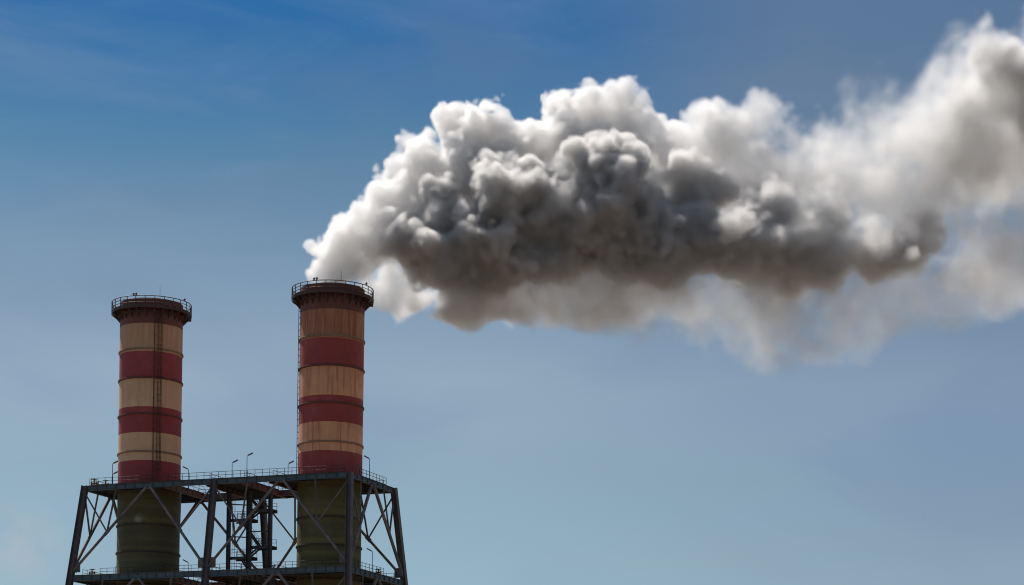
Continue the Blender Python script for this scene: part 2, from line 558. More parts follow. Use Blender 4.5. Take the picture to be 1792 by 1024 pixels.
# decks: an opening either side of the middle platform
VOIDS = [(-31.0, -24.0), (-18.0, -13.4)]
V_IN, V_OUT = 1.0, 12.4
for lev in range(2):
    z = LEVELS[lev]
    ex, ey = AX * lev, AY * lev
    vin = V_IN - ey if lev else V_IN
    regs = [('deck_plate', -L - ex + 0.3, VOIDS[0][0], -ey + 0.3, W + ey - 0.3), ('deck_plate', VOIDS[1][1], ex - 0.3, -ey + 0.3, W + ey - 0.3),
            ('deck_plate', VOIDS[0][1], VOIDS[1][0], -ey + 0.3, W + ey - 0.3)]
    for a, b_ in VOIDS:
        regs.append(('walkway', a + 0.004, b_ - 0.004, -ey + 0.3, vin))
        regs.append(('walkway', a + 0.004, b_ - 0.004, V_OUT, W + ey - 0.3))
    for nm, u0, u1, v0, v1 in regs:
        mb = MB()
        mb.box((u0, v0, z + ZD + 0.004), (u1, v1, z + ZD + 0.06))
        # joists below
        if u1 - u0 > 4:
            n = int((v1 - v0) / 1.5)
            for k in range(1, n):
                v = v0 + (v1 - v0) * k / n
                mb.box((u0 + 0.1, v - 0.05, z + ZD - 0.3), (u1 - 0.1, v + 0.05, z + ZD))
        mb.build(nm, M_deck, tower)
    # rusty beams round the openings and across the decks
    for a, b_ in VOIDS:
        for uu in (a, b_):
            mb = MB()
            i_beam(mb, P(uu, vin - 0.5, z), P(uu, W + ey - 0.25, z), 0.85, 0.34)
            mb.build('cross_beam', M_rustbeam, tower)
        mb = MB()
        i_beam(mb, P(a + 0.2, V_OUT, z), P(b_ - 0.2, V_OUT, z), 0.85, 0.3)
        mb.build('cross_beam', M_rustbeam, tower)
    # plan bracing beneath the decks
    for u0, u1 in ((-L - ex, VOIDS[0][0]), (VOIDS[1][1], ex)):
        for p, q in (((u0 + 0.6, 0.6), ((u0 + u1) / 2, W / 2 - 5.3)), ((u1 - 0.6, W - 0.6), ((u0 + u1) / 2, W / 2 + 5.3)), ((u0 + 0.6, W - 0.6), ((u0 + u1) / 2, W / 2 + 5.3)), ((u1 - 0.6, 0.6), ((u0 + u1) / 2, W / 2 - 5.3))):
            mb = MB()
            mb.tube(P(p[0], p[1], z - 0.6), P(q[0], q[1], z - 0.6), 0.14, 8)
            mb.build('plan_brace', M_dark, tower)
    zz = z + 0.06
    e0 = 0.25 if lev == 0 else 2.1
    railing([(P(-L - ex + (0.9 if lev == 0 else 3.3), -ey + 0.25, zz), P(ex - 1.0, -ey + 0.25, zz))] if lev == 0 else
            [(P(-L - ex + 4.0, -0.2, zz), P(ex - 1.5, -0.2, zz))], tower)
    railing([(P(ex - 0.15 if lev == 0 else ex - 0.6, 1.2, zz), P(ex - 0.15 if lev == 0 else ex - 0.6, W - 2.4 if lev == 0 else W - 4.0, zz))], tower)
    railing([(P(-L - ex + 0.5, 0.5, zz), P(-L - ex + 0.5, W - 1.0, zz))], tower)
    railing([(P(-L - ex + 1.5, W + ey - 0.45, zz), P(ex - 1.5, W + ey - 0.45, zz))], tower)
    for a, b_ in VOIDS:
        railing([(P(a - 0.1, vin + 0.4, zz), P(a - 0.1, V_OUT, zz))], tower, post=1.5)
        railing([(P(b_ + 0.1, vin + 0.4, zz), P(b_ + 0.1, V_OUT, zz))], tower, post=1.5)

# ------------------------------------------------------------------ stair tower inside the frame
VS = 7.5
stair = empty('stair_tower', tuple(world_of(-20.3, VS, -ZD)), -PSI)
tag(stair, 'dark zigzag stair tower with landings standing between the two chimneys', 'stair tower')


def S(u, v, z):
    return Vector((u + 20.3, v - VS, z + ZD))


UC = (-23.8, -20.3, -16.7)
for uc, wd_ in zip(UC, (0.52, 0.66, 0.52)):
    mb = MB()
    h_section(mb, S(uc, VS - 0.3, -0.8), S(uc, VS - 0.3, -ZD), (1, 0, 0), wd_ - 0.06, wd_, 0.06)
    mb.build('column', M_dark, stair)
lands = []
z = 2.2
zr = [(-3.5, 'r'), (-4.83, 'l'), (-9.05, 'r'), (-10.58, 'l'), (-14.8, 'r'), (-16.3, 'l'), (-20.5, 'r'), (-22.1, 'l'), (-26.3, 'r'), (-27.9, 'l')]


def landing(u0, u1, z):
    mb = MB()
    mb.box(tuple(S(u0, VS - 0.02, z - 0.1)), tuple(S(u1, VS + 2.0, z)))
    mb.bar(S(u0, VS + 0.02, z - 0.28), S(u1, VS + 0.02, z - 0.28), 0.12, 0.36)
    mb.bar(S(u0, VS + 1.96, z - 0.28), S(u1, VS + 1.96, z - 0.28), 0.12, 0.36)
    o = mb.build('landing', M_dark, stair)
    railing([(S(u0 + 0.1, VS + 0.02, z), S(u1 - 0.1, VS + 0.02, z)), (S(u0 + 0.1, VS + 1.95, z), S(u1 - 0.1, VS + 1.95, z))], o, post=1.1, kick=False)


def flight(u0, z0, u1, z1, v):
    mb = MB()
    p, q = S(u0, v, z0), S(u1, v, z1)
    for dv in (-0.42, 0.42):
        mb.bar(p + Vector((0, dv, 0)), q + Vector((0, dv, 0)), 0.05, 0.26, side=(0, 1, 0))
    n = max(2, round(abs(z1 - z0) / 0.27))
    for k in range(1, n):
        c = p.lerp(q, k / n)
        mb.box((c.x - 0.13, c.y - 0.39, c.z - 0.02), (c.x + 0.13, c.y + 0.39, c.z + 0.02))
    o = mb.build('stair_flight', M_dark, stair)
    rb = MB()
    for dv in (-0.44, 0.44):
        rb.tube(p + Vector((0, dv, 0.95)), q + Vector((0, dv, 0.95)), 0.025, 6)
        rb.tube(p + Vector((0, dv, 0.5)), q + Vector((0, dv, 0.5)), 0.02, 6)
        for k in range(4):
            c = p.lerp(q, (k + 0.5) / 4) + Vector((0, dv, 0))
            rb.tube(c, c + Vector((0, 0, 0.95)), 0.025, 6)
    rb.build('handrail', M_rail, o)


for z, sd in zr:
    if sd == 'l':
        landing(-23.7, -20.0, z)
    else:
        landing(-20.0 + 0.01, -16.7, z)
flight(-22.4, -0.1, -19.2, -3.5, VS + 1.45)
for (za, sa), (zb, sb) in zip(zr, zr[1:]):
    if sa == 'l':
        flight(-22.6, za, -19.3, zb, VS + 1.45)
    else:
        flight(-18.6, za, -20.6, zb, VS + 0.5)
for z in (-2.0, -6.9, -12.6):
    mb = MB()
    mb.bar(S(UC[0], VS - 0.3, z - 0.6), S(UC[1], VS - 0.3, z - 0.9), 0.1, 0.18)
    mb.bar(S(UC[1], VS - 0.3, z), S(UC[2], VS - 0.3, z - 0.05), 0.1, 0.18)
    mb.build('tie_beam', M_dark, stair)
lad = MB()
for du in (0, 0.42):
    lad.tube(S(-23.35 + du, VS + 0.05, -1), S(-23.35 + du, VS + 0.05, -30), 0.035, 6)
for k in range(96):
    lad.tube(S(-23.35, VS + 0.05, -1 - 0.3 * k), S(-22.93, VS + 0.05, -1 - 0.3 * k), 0.018, 5)
lad.build('ladder', M_rustbeam, stair)

# ------------------------------------------------------------------ chimneys
RC = 4.8
RINGS = [21.07, 16.68, 11.15, 5.4, -5.65, -9.8, -14.9, -20.1, -25.3, -30.5, -35.7, -40.9, -46.1]
BANDS = [(28.78, 24.95, 'top'), (24.95, 20.68, 'cream'), (20.68, 16.5, 'red'), (16.5, 12.25, 'cream'), (12.25, 8.3, 'red'), (8.3, 4.05, 'cream'), (4.05, 0.0, 'red'), (0.0, -ZD, 'olive')]


def make_chimney(u, v, label, ladder_angle, mats, caged):
    c = world_of(u, v, -ZD)
    root = empty('striped_chimney', tuple(c))
    tag(root, label, 'chimney', 'striped chimneys')
    to_cam = Vector((-c.x, -c.y, 0)).normalized()
    right = Vector((-to_cam.y, to_cam.x, 0))
    if right.x < 0:
        right = -right

    def pol(a, r, z):                   # a: angle to the right of the side that faces the camera
        d = to_cam * math.cos(a) + right * math.sin(a)
        return Vector((d.x * r, d.y * r, z + ZD))

    mb = MB()
    prof, ms = [], []
    order = ['top', 'cream', 'red', 'olive', 'soot_shade']
    for z1, z0, k in BANDS:
        step = max(1, int((z1 - z0) / 2.0))
        for i in range(step):
            prof.append((RC, z1 + (z0 - z1) * i / step + ZD))
            ms.append(order.index(k))
    prof.append((RC, 0.0))
    mb.lathe(prof, n=96, mats=ms)
    mb.lathe([(RC - 0.3, 18.0 + ZD), (RC - 0.3, 28.78 + ZD), (RC, 28.78 + ZD)], n=96, mats=[4, 4])
    mb.lathe([(0.01, 18.0 + ZD), (RC - 0.3, 18.0 + ZD)], n=96, mats=[4])
    mb.build('shell', [mats[k] for k in order], root)
    for z in RINGS:
        bi = [k for z1, z0, k in BANDS if z1 >= z - 0.15 > z0][0]
        rb = MB()
        h = 0.13
        rb.lathe([(RC - 0.05, z - h + ZD), (RC + 0.16, z - h + ZD), (RC + 0.19, z + ZD), (RC + 0.16, z + h + ZD), (RC - 0.05, z + h + ZD)], n=96, closed=True, smooth=False)
        rb.build('stiffening_ring', mats[bi + '_ring'], root)
    # top platform
    ZP, RO = 27.35, 6.12
    pb = MB()
    pb.lathe([(RC + 0.01, ZP + ZD), (RO, ZP + ZD), (RO, ZP - 0.32 + ZD), (RO - 0.1, ZP - 0.32 + ZD), (RO - 0.1, ZP - 0.08 + ZD), (RC + 0.01, ZP - 0.08 + ZD)], n=72, closed=True, smooth=False)
    pb.lathe([(RC + 0.01, ZP - 0.5 + ZD), (RC + 0.22, ZP - 0.5 + ZD), (RC + 0.22, ZP - 0.75 + ZD), (RC + 0.01, ZP - 0.75 + ZD)], n=72, closed=True, smooth=False)
    plat = pb.build('top_platform', M_platform, root)
    NB = 26
    for k in range(NB):
        a = 2 * math.pi * (k + 0.3) / NB
        bb = MB()
        tang = pol(a + math.pi / 2, 1, -ZD)
        bb.bar(pol(a, RC, ZP - 0.2), pol(a, RO - 0.02, ZP - 0.2), 0.12, 0.2, side=tang)
        bb.bar(pol(a, RC, ZP - 1.42), pol(a, RO - 0.25, ZP - 0.3), 0.1, 0.16, side=tang)
        bb.bar(pol(a, RC + 0.07, ZP - 1.5), pol(a, RC + 0.07, ZP - 0.3), 0.12, 0.1, side=tang)
        bb.build('bracket', M_platform, plat)
    rl = MB()
    NR = 26
    HR = 1.46
    for k in range(NR):
        a = 2 * math.pi * (k + 0.3) / NR
        rl.bar(pol(a, RO - 0.04, ZP - 0.3), pol(a, RO - 0.04, ZP + HR), 0.1, 0.1)
    for f, r in ((0.36, 0.045), (0.68, 0.045), (1.0, 0.065)):
        n = 78
        for k in range(n):
            rl.tube(pol(2 * math.pi * k / n, RO - 0.04, ZP + HR * f), pol(2 * math.pi * (k + 1) / n, RO - 0.04, ZP + HR * f), r, 6)
    n = 72
    kp = [(RO + 0.01, ZP - 0.02 + ZD), (RO + 0.03, ZP - 0.02 + ZD), (RO + 0.03, ZP + 0.16 + ZD), (RO + 0.01, ZP + 0.16 + ZD)]
    rl.lathe(kp, n=72, closed=True, smooth=False)
    rl.build('railing', M_platform, plat)
    # lightning rod, and the obstruction lights on the rail
    rod = MB()
    rod.tube(pol(0.2, RO - 0.04, ZP + HR), pol(0.2, RO - 0.04, ZP + 3.0), 0.035, 6, r2=0.015)
    rod.build('lightning_rod', M_dark, root)
    for a in (-0.47, -0.40, 0.95):
        ob = MB()
        p = pol(a, RO - 0.04, ZP + HR + 0.02)
        ob.tube(p, p + Vector((0, 0, 0.12)), 0.07, 8)
        ob.tube(p + Vector((0, 0, 0.12)), p + Vector((0, 0, 0.3)), 0.15, 10, r2=0.17)
        ob.tube(p + Vector((0, 0, 0.3)), p + Vector((0, 0, 0.44)), 0.17, 10, r2=0.06)
        ob.build('obstruction_light', M_dark, root)
    # hung equipment boxes at the platform's rim
    for a, dz in ((-1.55, -0.55), (-1.35, -0.8), (1.45, -0.55), (1.62, -0.75), (1.2, -0.6)):
        eb = MB()
        p = pol(a, RO - 0.25, ZP + dz)
        eb.bar(p, p + Vector((0, 0, 0.42)), 0.45, 0.4, side=pol(a + math.pi / 2, 1, -ZD))
        eb.build('junction_box', M_dark, plat)
    # caged ladder
    lb = MB()
    a0 = ladder_angle
    tang = pol(a0 + math.pi / 2, 1, -ZD)
    rad = pol(a0, 1, -ZD)
    zt, zb = ZP - 0.1, 0.1
    so = 0.28 if caged else 0.2
    for s in (-0.22, 0.22):
        lb.bar(pol(a0, RC + so, zb) + tang * s, pol(a0, RC + so, zt) + tang * s, 0.05, 0.07, side=tang)
    z = zb
    while z < zt:
        lb.tube(pol(a0, RC + so, z) - tang * 0.22, pol(a0, RC + so, z) + tang * 0.22, 0.02, 5)
        z += 0.3
    z = 2.6
    while z < zt:
        pts = [pol(a0, RC + 0.28, z) + tang * (0.40 * math.sin(t)) + rad * (0.36 - 0.36 * math.cos(t)) for t in [math.pi * 2 * (i / 10) for i in range(1, 10)]]
        pts = [pol(a0, RC + 0.28, z) - tang * 0.24] + [pol(a0, RC + 0.28, z) + tang * (-0.36 * math.cos(math.pi * i / 6)) + rad * (0.1 + 0.55 * math.sin(math.pi * i / 6)) for i in range(7)] + [pol(a0, RC + 0.28, z) + tang * 0.24]
        if caged:
            lb.pipe(pts, 0.022, 5)
        for s in (-1, 1):
            lb.bar(pol(a0, RC - 0.02, z) + tang * (0.22 * s), pol(a0, RC + so, z) + tang * (0.22 * s), 0.05, 0.05)
        z += 0.95
    for i in range(7 if caged else 0):
        o = tang * (-0.36 * math.cos(math.pi * i / 6)) + rad * (0.1 + 0.55 * math.sin(math.pi * i / 6))
        lb.tube(pol(a0, RC + 0.28, 2.6) + o, pol(a0, RC + 0.28, zt) + o, 0.016, 5)
    lb.build('ladder', M_platform, root)
    if caged:                           # the cable conduit that climbs beside the ladder
        kb = MB()
        kb.tube(pol(0.10, RC + 0.12, 0.1), pol(0.10, RC + 0.12, ZP - 0.2), 0.07, 8)
        z = 1.5
        while z < ZP - 1:
            kb.bar(pol(0.10, RC - 0.02, z), pol(0.10, RC + 0.2, z), 0.22, 0.08, side=pol(0.10 + math.pi / 2, 1, -ZD))
            z += 2.4
        kb.build('conduit', M_platform, root)
    return root, pol


def ring_variant(name, col):
    return steel(name, col, tuple(c * 0.8 for c in col), rust_amt=0.6, scale=0.8)


_c = world_of(-37.93, 7.4)
_d = Vector((-_c.x, -_c.y, 0)).normalized()
_r = Vector((-_d.y, _d.x, 0)) * (1 if -_d.y > 0 else -1)
PALE_PATCH = tuple(_d * (RC * math.cos(0.33)) - _r * (RC * math.sin(0.33)) + Vector((0, 0, ZD - 4.9)))
mats_left = {
    'top': M_top, 'soot_shade': M_soot,
    'cream': chimney_paint('grey_cream_paint', (0.70, 0.46, 0.27), (0.52, 0.30, 0.16), streak=(0.34, 0.17, 0.10), streak_amt=0.25, dirt_amt=0.35, soot_shade=((0.36, 0.17, 0.10), 0.6, 66.0, 81.0)),
    'red': chimney_paint('dull_red_paint', (0.33, 0.05, 0.055), (0.25, 0.045, 0.046), streak_amt=0.3, dirt_amt=0.5),
    'olive': chimney_paint('dark_olive_paint', (0.085, 0.08, 0.036), (0.06, 0.06, 0.028), streak=(0.06, 0.04, 0.025), streak_amt=0.3, hband=0.3, bands=[(ZD - 4.9, 0.5, 0.35), (ZD - 9.2, 0.7, 0.35), (ZD - 10.7, 0.5, 0.3), (ZD - 12.2, 0.6, 0.35)], pale_patch=PALE_PATCH),
}
mats_right = {
    'top': M_top, 'soot_shade': M_soot,
    'cream': chimney_paint('rust_streaked_cream_paint', (0.76, 0.38, 0.20), (0.56, 0.23, 0.12), streak=(0.30, 0.095, 0.05), streak_amt=0.7, dirt_amt=0.5, seed=13.0, soot_shade=((0.26, 0.085, 0.05), 0.85, 68.0, 79.0)),
    'red': chimney_paint('brick_red_paint', (0.34, 0.05, 0.046), (0.25, 0.043, 0.038), streak_amt=0.4, dirt_amt=0.5, seed=13.0),
    'olive': chimney_paint('olive_paint', (0.10, 0.09, 0.034), (0.07, 0.066, 0.028), streak=(0.06, 0.04, 0.025), streak_amt=0.3, hband=0.4, seed=13.0, bands=[(ZD - 4.7, 0.7, 0.45), (ZD - 9.0, 0.8, 0.6), (ZD - 10.9, 0.6, 0.45), (ZD - 12.4, 0.7, 0.6)]),
}
for mm in (mats_left, mats_right):
    mm['cream_ring'] = ring_variant('cream_ring_steel', (0.30, 0.19, 0.12))
    mm['red_ring'] = ring_variant('red_ring_steel', (0.13, 0.04, 0.035))
    mm['olive_ring'] = ring_variant('olive_ring_steel', (0.05, 0.045, 0.025))
    mm['top_ring'] = mm['red_ring']

make_chimney(-37.93, 7.4, 'red and cream banded chimney with no smoke and a ladder up its front', math.asin(0.25), mats_left, True)
make_chimney(-7.06, 7.76, 'rust streaked red and cream chimney pouring out thick smoke', R_(-86), mats_right, False)

# ------------------------------------------------------------------ floodlights on the decks
HALF_DEG = 0


def floodlight(u, v, z, h, head, label):
    """head: +1 leans to the picture's right, -1 to its left; the lamp points along the deck"""
    base = world_of(u, v, z + 0.06)
    root = empty('floodlight_pole', tuple(base))
    tag(root, label, 'floodlight', 'floodlights on the steel decks')
    mb = MB()
    mb.tube((0, 0, 0), (0, 0, h), 0.055, 8, r2=0.045)
    mb.box((-0.12, -0.12, 0), (0.12, 0.12, 0.04))
    mb.tube((0, 0, h - 0.02), (head * 0.22, 0, h + 0.10), 0.035, 6)
    mb.build('pole', M_dark, root)
    hb = MB()
    hb.bar((head * 0.12, 0, h + 0.05), (head * 0.85, 0, h + 0.42), 0.3, 0.16, side=(0, 1, 0))
    hb.bar((head * 0.2, 0, h + 0.02), (head * 0.8, 0, h + 0.32), 0.24, 0.03, side=(0, 1, 0))
    hb.build('lamp_head', M_lamp, root)


for a in [
    (-40.15, 0.35, 0, 3.2, 1, 'tall floodlight pole at the front rail left of the smokeless chimney'),
    (-44.2, 7.0, 0, 2.85, 1, 'shorter floodlight left of the smokeless chimney, on the deck edge'),
    (-30.7, 6.8, 0, 2.9, -1, 'floodlight just right of the smokeless chimney, its lamp turned back towards it'),
    (-21.2, 3.3, 0, 2.9, 1, 'lower floodlight of the two on the middle deck between the chimneys'),
    (-17.1, 0.35, 0, 3.25, 1, 'tallest floodlight on the middle deck between the chimneys'),
    (-13.5, 6.6, 0, 2.9, 1, 'floodlight close to the left side of the smoking chimney'),
    (0.1, 6.4, 0, 2.95, -1, 'tall floodlight on the deck edge right of the smoking chimney'),
    (-0.3, 4.6, 0, 1.45, -1, 'short floodlight tucked against the right side of the smoking chimney'),
    (-45.1, 9.6, -STORY, 2.6, 1, 'floodlight on the lower deck left of the smokeless chimney'),
    (-32.2, 9.8, -STORY, 2.9, -1, 'floodlight on the lower deck right of the smokeless chimney'),
    (0.3, 7.4, -STORY, 3.2, -1, 'floodlight on the lower deck right of the smoking chimney'),
]:
    floodlight(*a)


def valve(u, v, z, label, s=1.0):
    root = empty('valve_stand', tuple(world_of(u, v, z + 0.06)), -PSI)
    tag(root, label, 'valve', 'valve stands on the steel decks')
    mb = MB()
    mb.tube((0, 0, 0), (0, 0, 0.9 * s), 0.11, 10)
    mb.tube((0, 0, 0.02), (0, 0, 0.1), 0.22, 12)
    mb.tube((-0.45 * s, 0, 0.45 * s), (0.45 * s, 0, 0.45 * s), 0.13, 10)
    mb.tube((-0.5 * s, 0, 0.45 * s), (-0.42 * s, 0, 0.45 * s), 0.22, 12)
    mb.tube((0.42 * s, 0, 0.45 * s), (0.5 * s, 0, 0.45 * s), 0.22, 12)
    mb.build('valve_body', M_valve, root)
    wb = MB()
    n = 16
    for k in range(n):
        a, b2 = 2 * math.pi * k / n, 2 * math.pi * (k + 1) / n
        wb.tube((0.42 * math.cos(a), 0.42 * math.sin(a), 1.05 * s), (0.42 * math.cos(b2), 0.42 * math.sin(b2), 1.05 * s), 0.04, 6)
    for k in range(4):
        a = math.pi / 2 * k
        wb.tube((0, 0, 1.05 * s), (0.42 * math.cos(a), 0.42 * math.sin(a), 1.05 * s), 0.03, 5)
    wb.tube((0, 0, 0.9 * s), (0, 0, 1.12 * s), 0.04, 6)
    wb.build('handwheel', M_dark, root)


valve(-43.7, 0.9, 0, 'rusty valve stand at the left end of the top deck rail')
valve(-42.6, 2.4, 0, 'rusty valve stand behind the rail, second from the left end of the top deck')
valve(-42.9, -0.6, -STORY, 'rusty valve stand at the left end of the lower deck rail', 0.9)
valve(-13.9, 3.0, -STORY, 'rusty valve stand on the lower deck left of the smoking chimney', 0.9)
valve(0.2, 9.8, -STORY, 'rusty valve stand at the right end of the lower deck rail', 0.8)

# ------------------------------------------------------------------ smoke
VOX = 0.28
YC = 340.9
rng = np.random.default_rng(7)


def px_world(x, y, Y):
    a, b = x - 896.0, y - Y_PRIN
    c, s = math.cos(ROLL), math.sin(ROLL)
    u, v = a * c + b * s, -a * s + b * c
    return np.array([u / F_PX * Y, Y, -v / F_PX * Y + CAM_Z])


PXM = YC / F_PX                          # metres per photo pixel at the plume
LO = np.array([px_world(505, 1, YC)[0], YC - 22.0, px_world(900, 690, YC)[2]])
HI = np.array([px_world(1905, 1, YC)[0], YC + 22.0, px_world(900, -30, YC)[2]])
NX, NY, NZ = (int(math.ceil(d / VOX)) + 1 for d in (HI - LO))
AXS = [LO[i] + VOX * np.arange(n) for i, n in enumerate((NX, NY, NZ))]


def bspline(n, step, m):
    t = np.arange(n) * (VOX / step) + 0.5
    i = np.floor(t).astype(int)
    f = t - i
    w = np.stack([(1 - f) ** 3, 3 * f ** 3 - 6 * f ** 2 + 4, -3 * f ** 3 + 3 * f ** 2 + 3 * f + 1, f ** 3], 1) / 6
    M = np.zeros((n, m), np.float32)
    for k in range(4):
        M[np.arange(n), i + k] += w[:, k]
    return M


def noise(step):
    """smooth band-limited noise over the smoke's box, about unit variance"""
    ms = [int(n * VOX / step) + 6 for n in (NX, NY, NZ)]
    a = rng.standard_normal(ms).astype(np.float32)
    for ax, (n, m) in enumerate(zip((NX, NY, NZ), ms)):
        a = np.moveaxis(np.tensordot(bspline(n, step, m), a, axes=(1, ax)), 0, ax)
    return np.ascontiguousarray(a / a.std())


def smooth01(x):
    x = np.clip(x, 0, 1)
    return x * x * (3 - 2 * x)


# turbulence that bends the puffs
WARP_A = [0.8 * noise(6.5) + 0.34 * noise(2.4) for _ in range(3)]       # rounded, billowing smoke
WARP_B = [1.5 * noise(8.0) + 0.7 * noise(3.2) + 0.32 * noise(1.4) for _ in range(3)]       # torn, thinning smoke


def field(puffs, warp, k=1.2):
    """smooth union of balls (signed distance) and a blend of each one's density"""
    WX, WY, WZ = warp
    s = np.full((NX, NY, NZ), 30.0, np.float32)
    num = np.zeros_like(s)
    den = np.full_like(s, 1e-9)
    for c, r, rho in puffs:
        pad = r + 3.5 + min(r, 3.0)
        sl = []
        for i, n in enumerate((NX, NY, NZ)):
            a = max(0, int((c[i] - pad - LO[i]) / VOX))
            b = min(n, int((c[i] + pad - LO[i]) / VOX) + 2)
            sl.append(slice(a, max(a, b)))
        sl = tuple(sl)
        if any(q.stop <= q.start for q in sl):
            continue
        X = AXS[0][sl[0]][:, None, None] - c[0] + WX[sl]
        Y = AXS[1][sl[1]][None, :, None] - c[1] + WY[sl]
        Z = AXS[2][sl[2]][None, None, :] - c[2] + WZ[sl]
        d = (np.sqrt(X * X + Y * Y + Z * Z) - r).astype(np.float32)
        o = s[sl]
        h = np.clip(0.5 + 0.5 * (o - d) / k, 0, 1)
        s[sl] = o * (1 - h) + d * h - k * h * (1 - h)
        w = np.exp(-np.clip(d, -8, 8) / 1.6).astype(np.float32)
        num[sl] += w * rho
        den[sl] += w
    return s, num / den


def cauliflower(macro, n, lo=0.28, hi=0.5, out=0.85, n2=0, floor_=-0.5, core=1.0):
    res = []
    for c, r, rho in macro:
        res.append((c, r * core, rho))
        for _ in range(n):
            d = rng.standard_normal(3)
            d /= np.linalg.norm(d)
            if d[2] < floor_:
                d[2] *= -1
            q = r * rng.uniform(lo, hi)
            c2 = c + d * (r * out)
            res.append((c2, q, rho))
            for _ in range(n2):
                e = d + 0.8 * rng.standard_normal(3)
                e /= np.linalg.norm(e)
                res.append((c2 + e * (q * 0.85), q * rng.uniform(0.3, 0.5), rho))
    return res


# (photo x, y, radius px, depth offset m, density)
THICK = [
    (700, 452, 40, -2, 0.8), (735, 425, 56, -3, 0.9), (772, 362, 52, -3, 0.8), (790, 445, 52, -4, 1.0), (850, 430, 62, -4, 1.0), (902, 345, 56, -5, 1.0),
    (890, 442, 50, -5, 1.0), (945, 442, 46, -4, 1.0), (1000, 450, 38, -4, 1.0), (1056, 305, 60, -6, 1.0), (1060, 390, 74, -4, 1.0), (1078, 448, 48, -4, 1.0),
    (1130, 410, 70, -3, 1.0), (1180, 445, 52, -4, 1.0), (1225, 330, 48, -3, 0.6), (1215, 420, 66, -3, 0.9), (1270, 445, 58, -4, 1.0), (1330, 435, 66, -4, 1.0),
    (1375, 470, 36, -4, 1.0), (1400, 440, 62, -4, 0.9), (1460, 458, 46, -4, 0.9), (1530, 450, 50, -4, 0.9), (1585, 440, 52, -4, 1.0), (1618, 410, 42, -3, 0.9),
    (1340, 365, 56, -2, 0.5), (1430, 385, 56, -2, 0.4), (1268, 406, 14, -12, 0.5), (1284, 396, 10, -12, 0.5), (1303, 382, 12, -12, 0.5), (1545, 402, 34, -10, 0.4),
]
BRIGHT = [
    (978, 330, 33, -3, 0.25), (985, 392, 37, -5, 0.21), (1140, 330, 31, -4, 0.26), (835, 372, 23, -5, 0.25), (1165, 372, 26, -6, 0.22),
    (553, 490, 13, 0, 0.43), (580, 486, 30, 0, 0.43), (616, 490, 30, 0, 0.43), (566, 458, 18, 0, 0.38), (598, 440, 38, 0, 0.38), (640, 452, 37, 0, 0.38),
    (604, 404, 24, 1, 0.38), (640, 402, 40, 0, 0.38), (682, 346, 40, 1, 0.38), (692, 400, 44, 0, 0.38), (735, 306, 44, 2, 0.36), (742, 362, 48, 1, 0.36),
    (802, 246, 37, 4, 0.50), (850, 244, 40, 3, 0.50), (900, 272, 44, 3, 0.43), (812, 316, 52, 2, 0.48), (880, 328, 52, 3, 0.48),
    (975, 206, 38, 5, 0.43), (1040, 209, 44, 4, 0.45), (1088, 206, 37, 5, 0.40), (1010, 271, 56, 4, 0.45), (960, 328, 52, 4, 0.34), (1100, 268, 42, 4, 0.36),
    (1125, 246, 33, 5, 0.30), (1175, 293, 54, 5, 0.24), (1238, 219, 33, 6, 0.21), (1290, 248, 40, 5, 0.17), (1235, 281, 44, 5, 0.18), (1160, 360, 52, 4, 0.20),
    (1362, 213, 42, 6, 0.13), (1405, 248, 44, 6, 0.12), (1300, 318, 66, 5, 0.13), (1400, 318, 70, 5, 0.10), (1452, 278, 45, 6, 0.10), (1480, 335, 68, 5, 0.10), (1550, 352, 68, 4, 0.09),
]
VEIL = [
    (712, 500, 32, 3, 0.385), (752, 508, 36, 2, 0.330), (800, 506, 36, 1, 0.275), (880, 504, 40, 0, 0.220), (1000, 505, 44, 0, 0.121), (1090, 508, 44, 0, 0.110),
    (1070, 528, 54, -2, 0.110), (1130, 520, 54, -2, 0.180), (1190, 522, 56, -2, 0.170), (1260, 525, 58, -2, 0.150), (1340, 526, 56, -2, 0.140), (1420, 522, 56, -2, 0.130),
    (672, 507, 30, 6, 0.441), (700, 525, 34, 6, 0.400), (745, 532, 38, -2, 0.280), (800, 525, 44, -2, 0.261), (860, 519, 46, -2, 0.138), (920, 515, 48, -2, 0.117),
    (985, 510, 52, 0, 0.044), (1050, 514, 64, -2, 0.029), (1120, 504, 69, -2, 0.042), (1190, 516, 73, -2, 0.030), (1260, 521, 75, -2, 0.030), (1340, 514, 73, -2, 0.040),
    (1420, 511, 71, -2, 0.043), (1500, 506, 69, -2, 0.037), (1570, 494, 66, -2, 0.030), (1640, 476, 71, -2, 0.022), (1240, 576, 52, -2, 0.014), (1150, 576, 52, -2, 0.014), (1330, 576, 50, -2, 0.014),
    (1480, 290, 70, 5, 0.079), (1540, 330, 80, 4, 0.079), (1520, 210, 56, 5, 0.048), (1600, 280, 80, 4, 0.063), (1640, 380, 84, 3, 0.150), (1630, 180, 60, 4, 0.058),
    (1655, 112, 42, 3, 0.055), (1695, 136, 46, 2, 0.073), (1760, 146, 46, 1, 0.089), (1720, 190, 60, 0, 0.073), (1790, 190, 54, -3, 0.336), (1745, 160, 40, -2, 0.252), (1700, 280, 88, 3, 0.091),
    (1720, 390, 100, 2, 0.110), (1800, 330, 100, 2, 0.120), (1860, 240, 80, -1, 0.111), (1700, 480, 70, 2, 0.022), (1800, 460, 80, 1, 0.048), (1860, 400, 90, 1, 0.091), (1850, 120, 60, 0, 0.078),
    (1690, 128, 28, -5, 0.448), (1722, 160, 32, -6, 0.493), (1760, 200, 36, -6, 0.538), (1800, 240, 42, -6, 0.538),
    (1650, 430, 60, 2, 0.114), (1660, 330, 70, 2, 0.097), (1610, 470, 50, 1, 0.068), (1690, 250, 60, 2, 0.036),
]


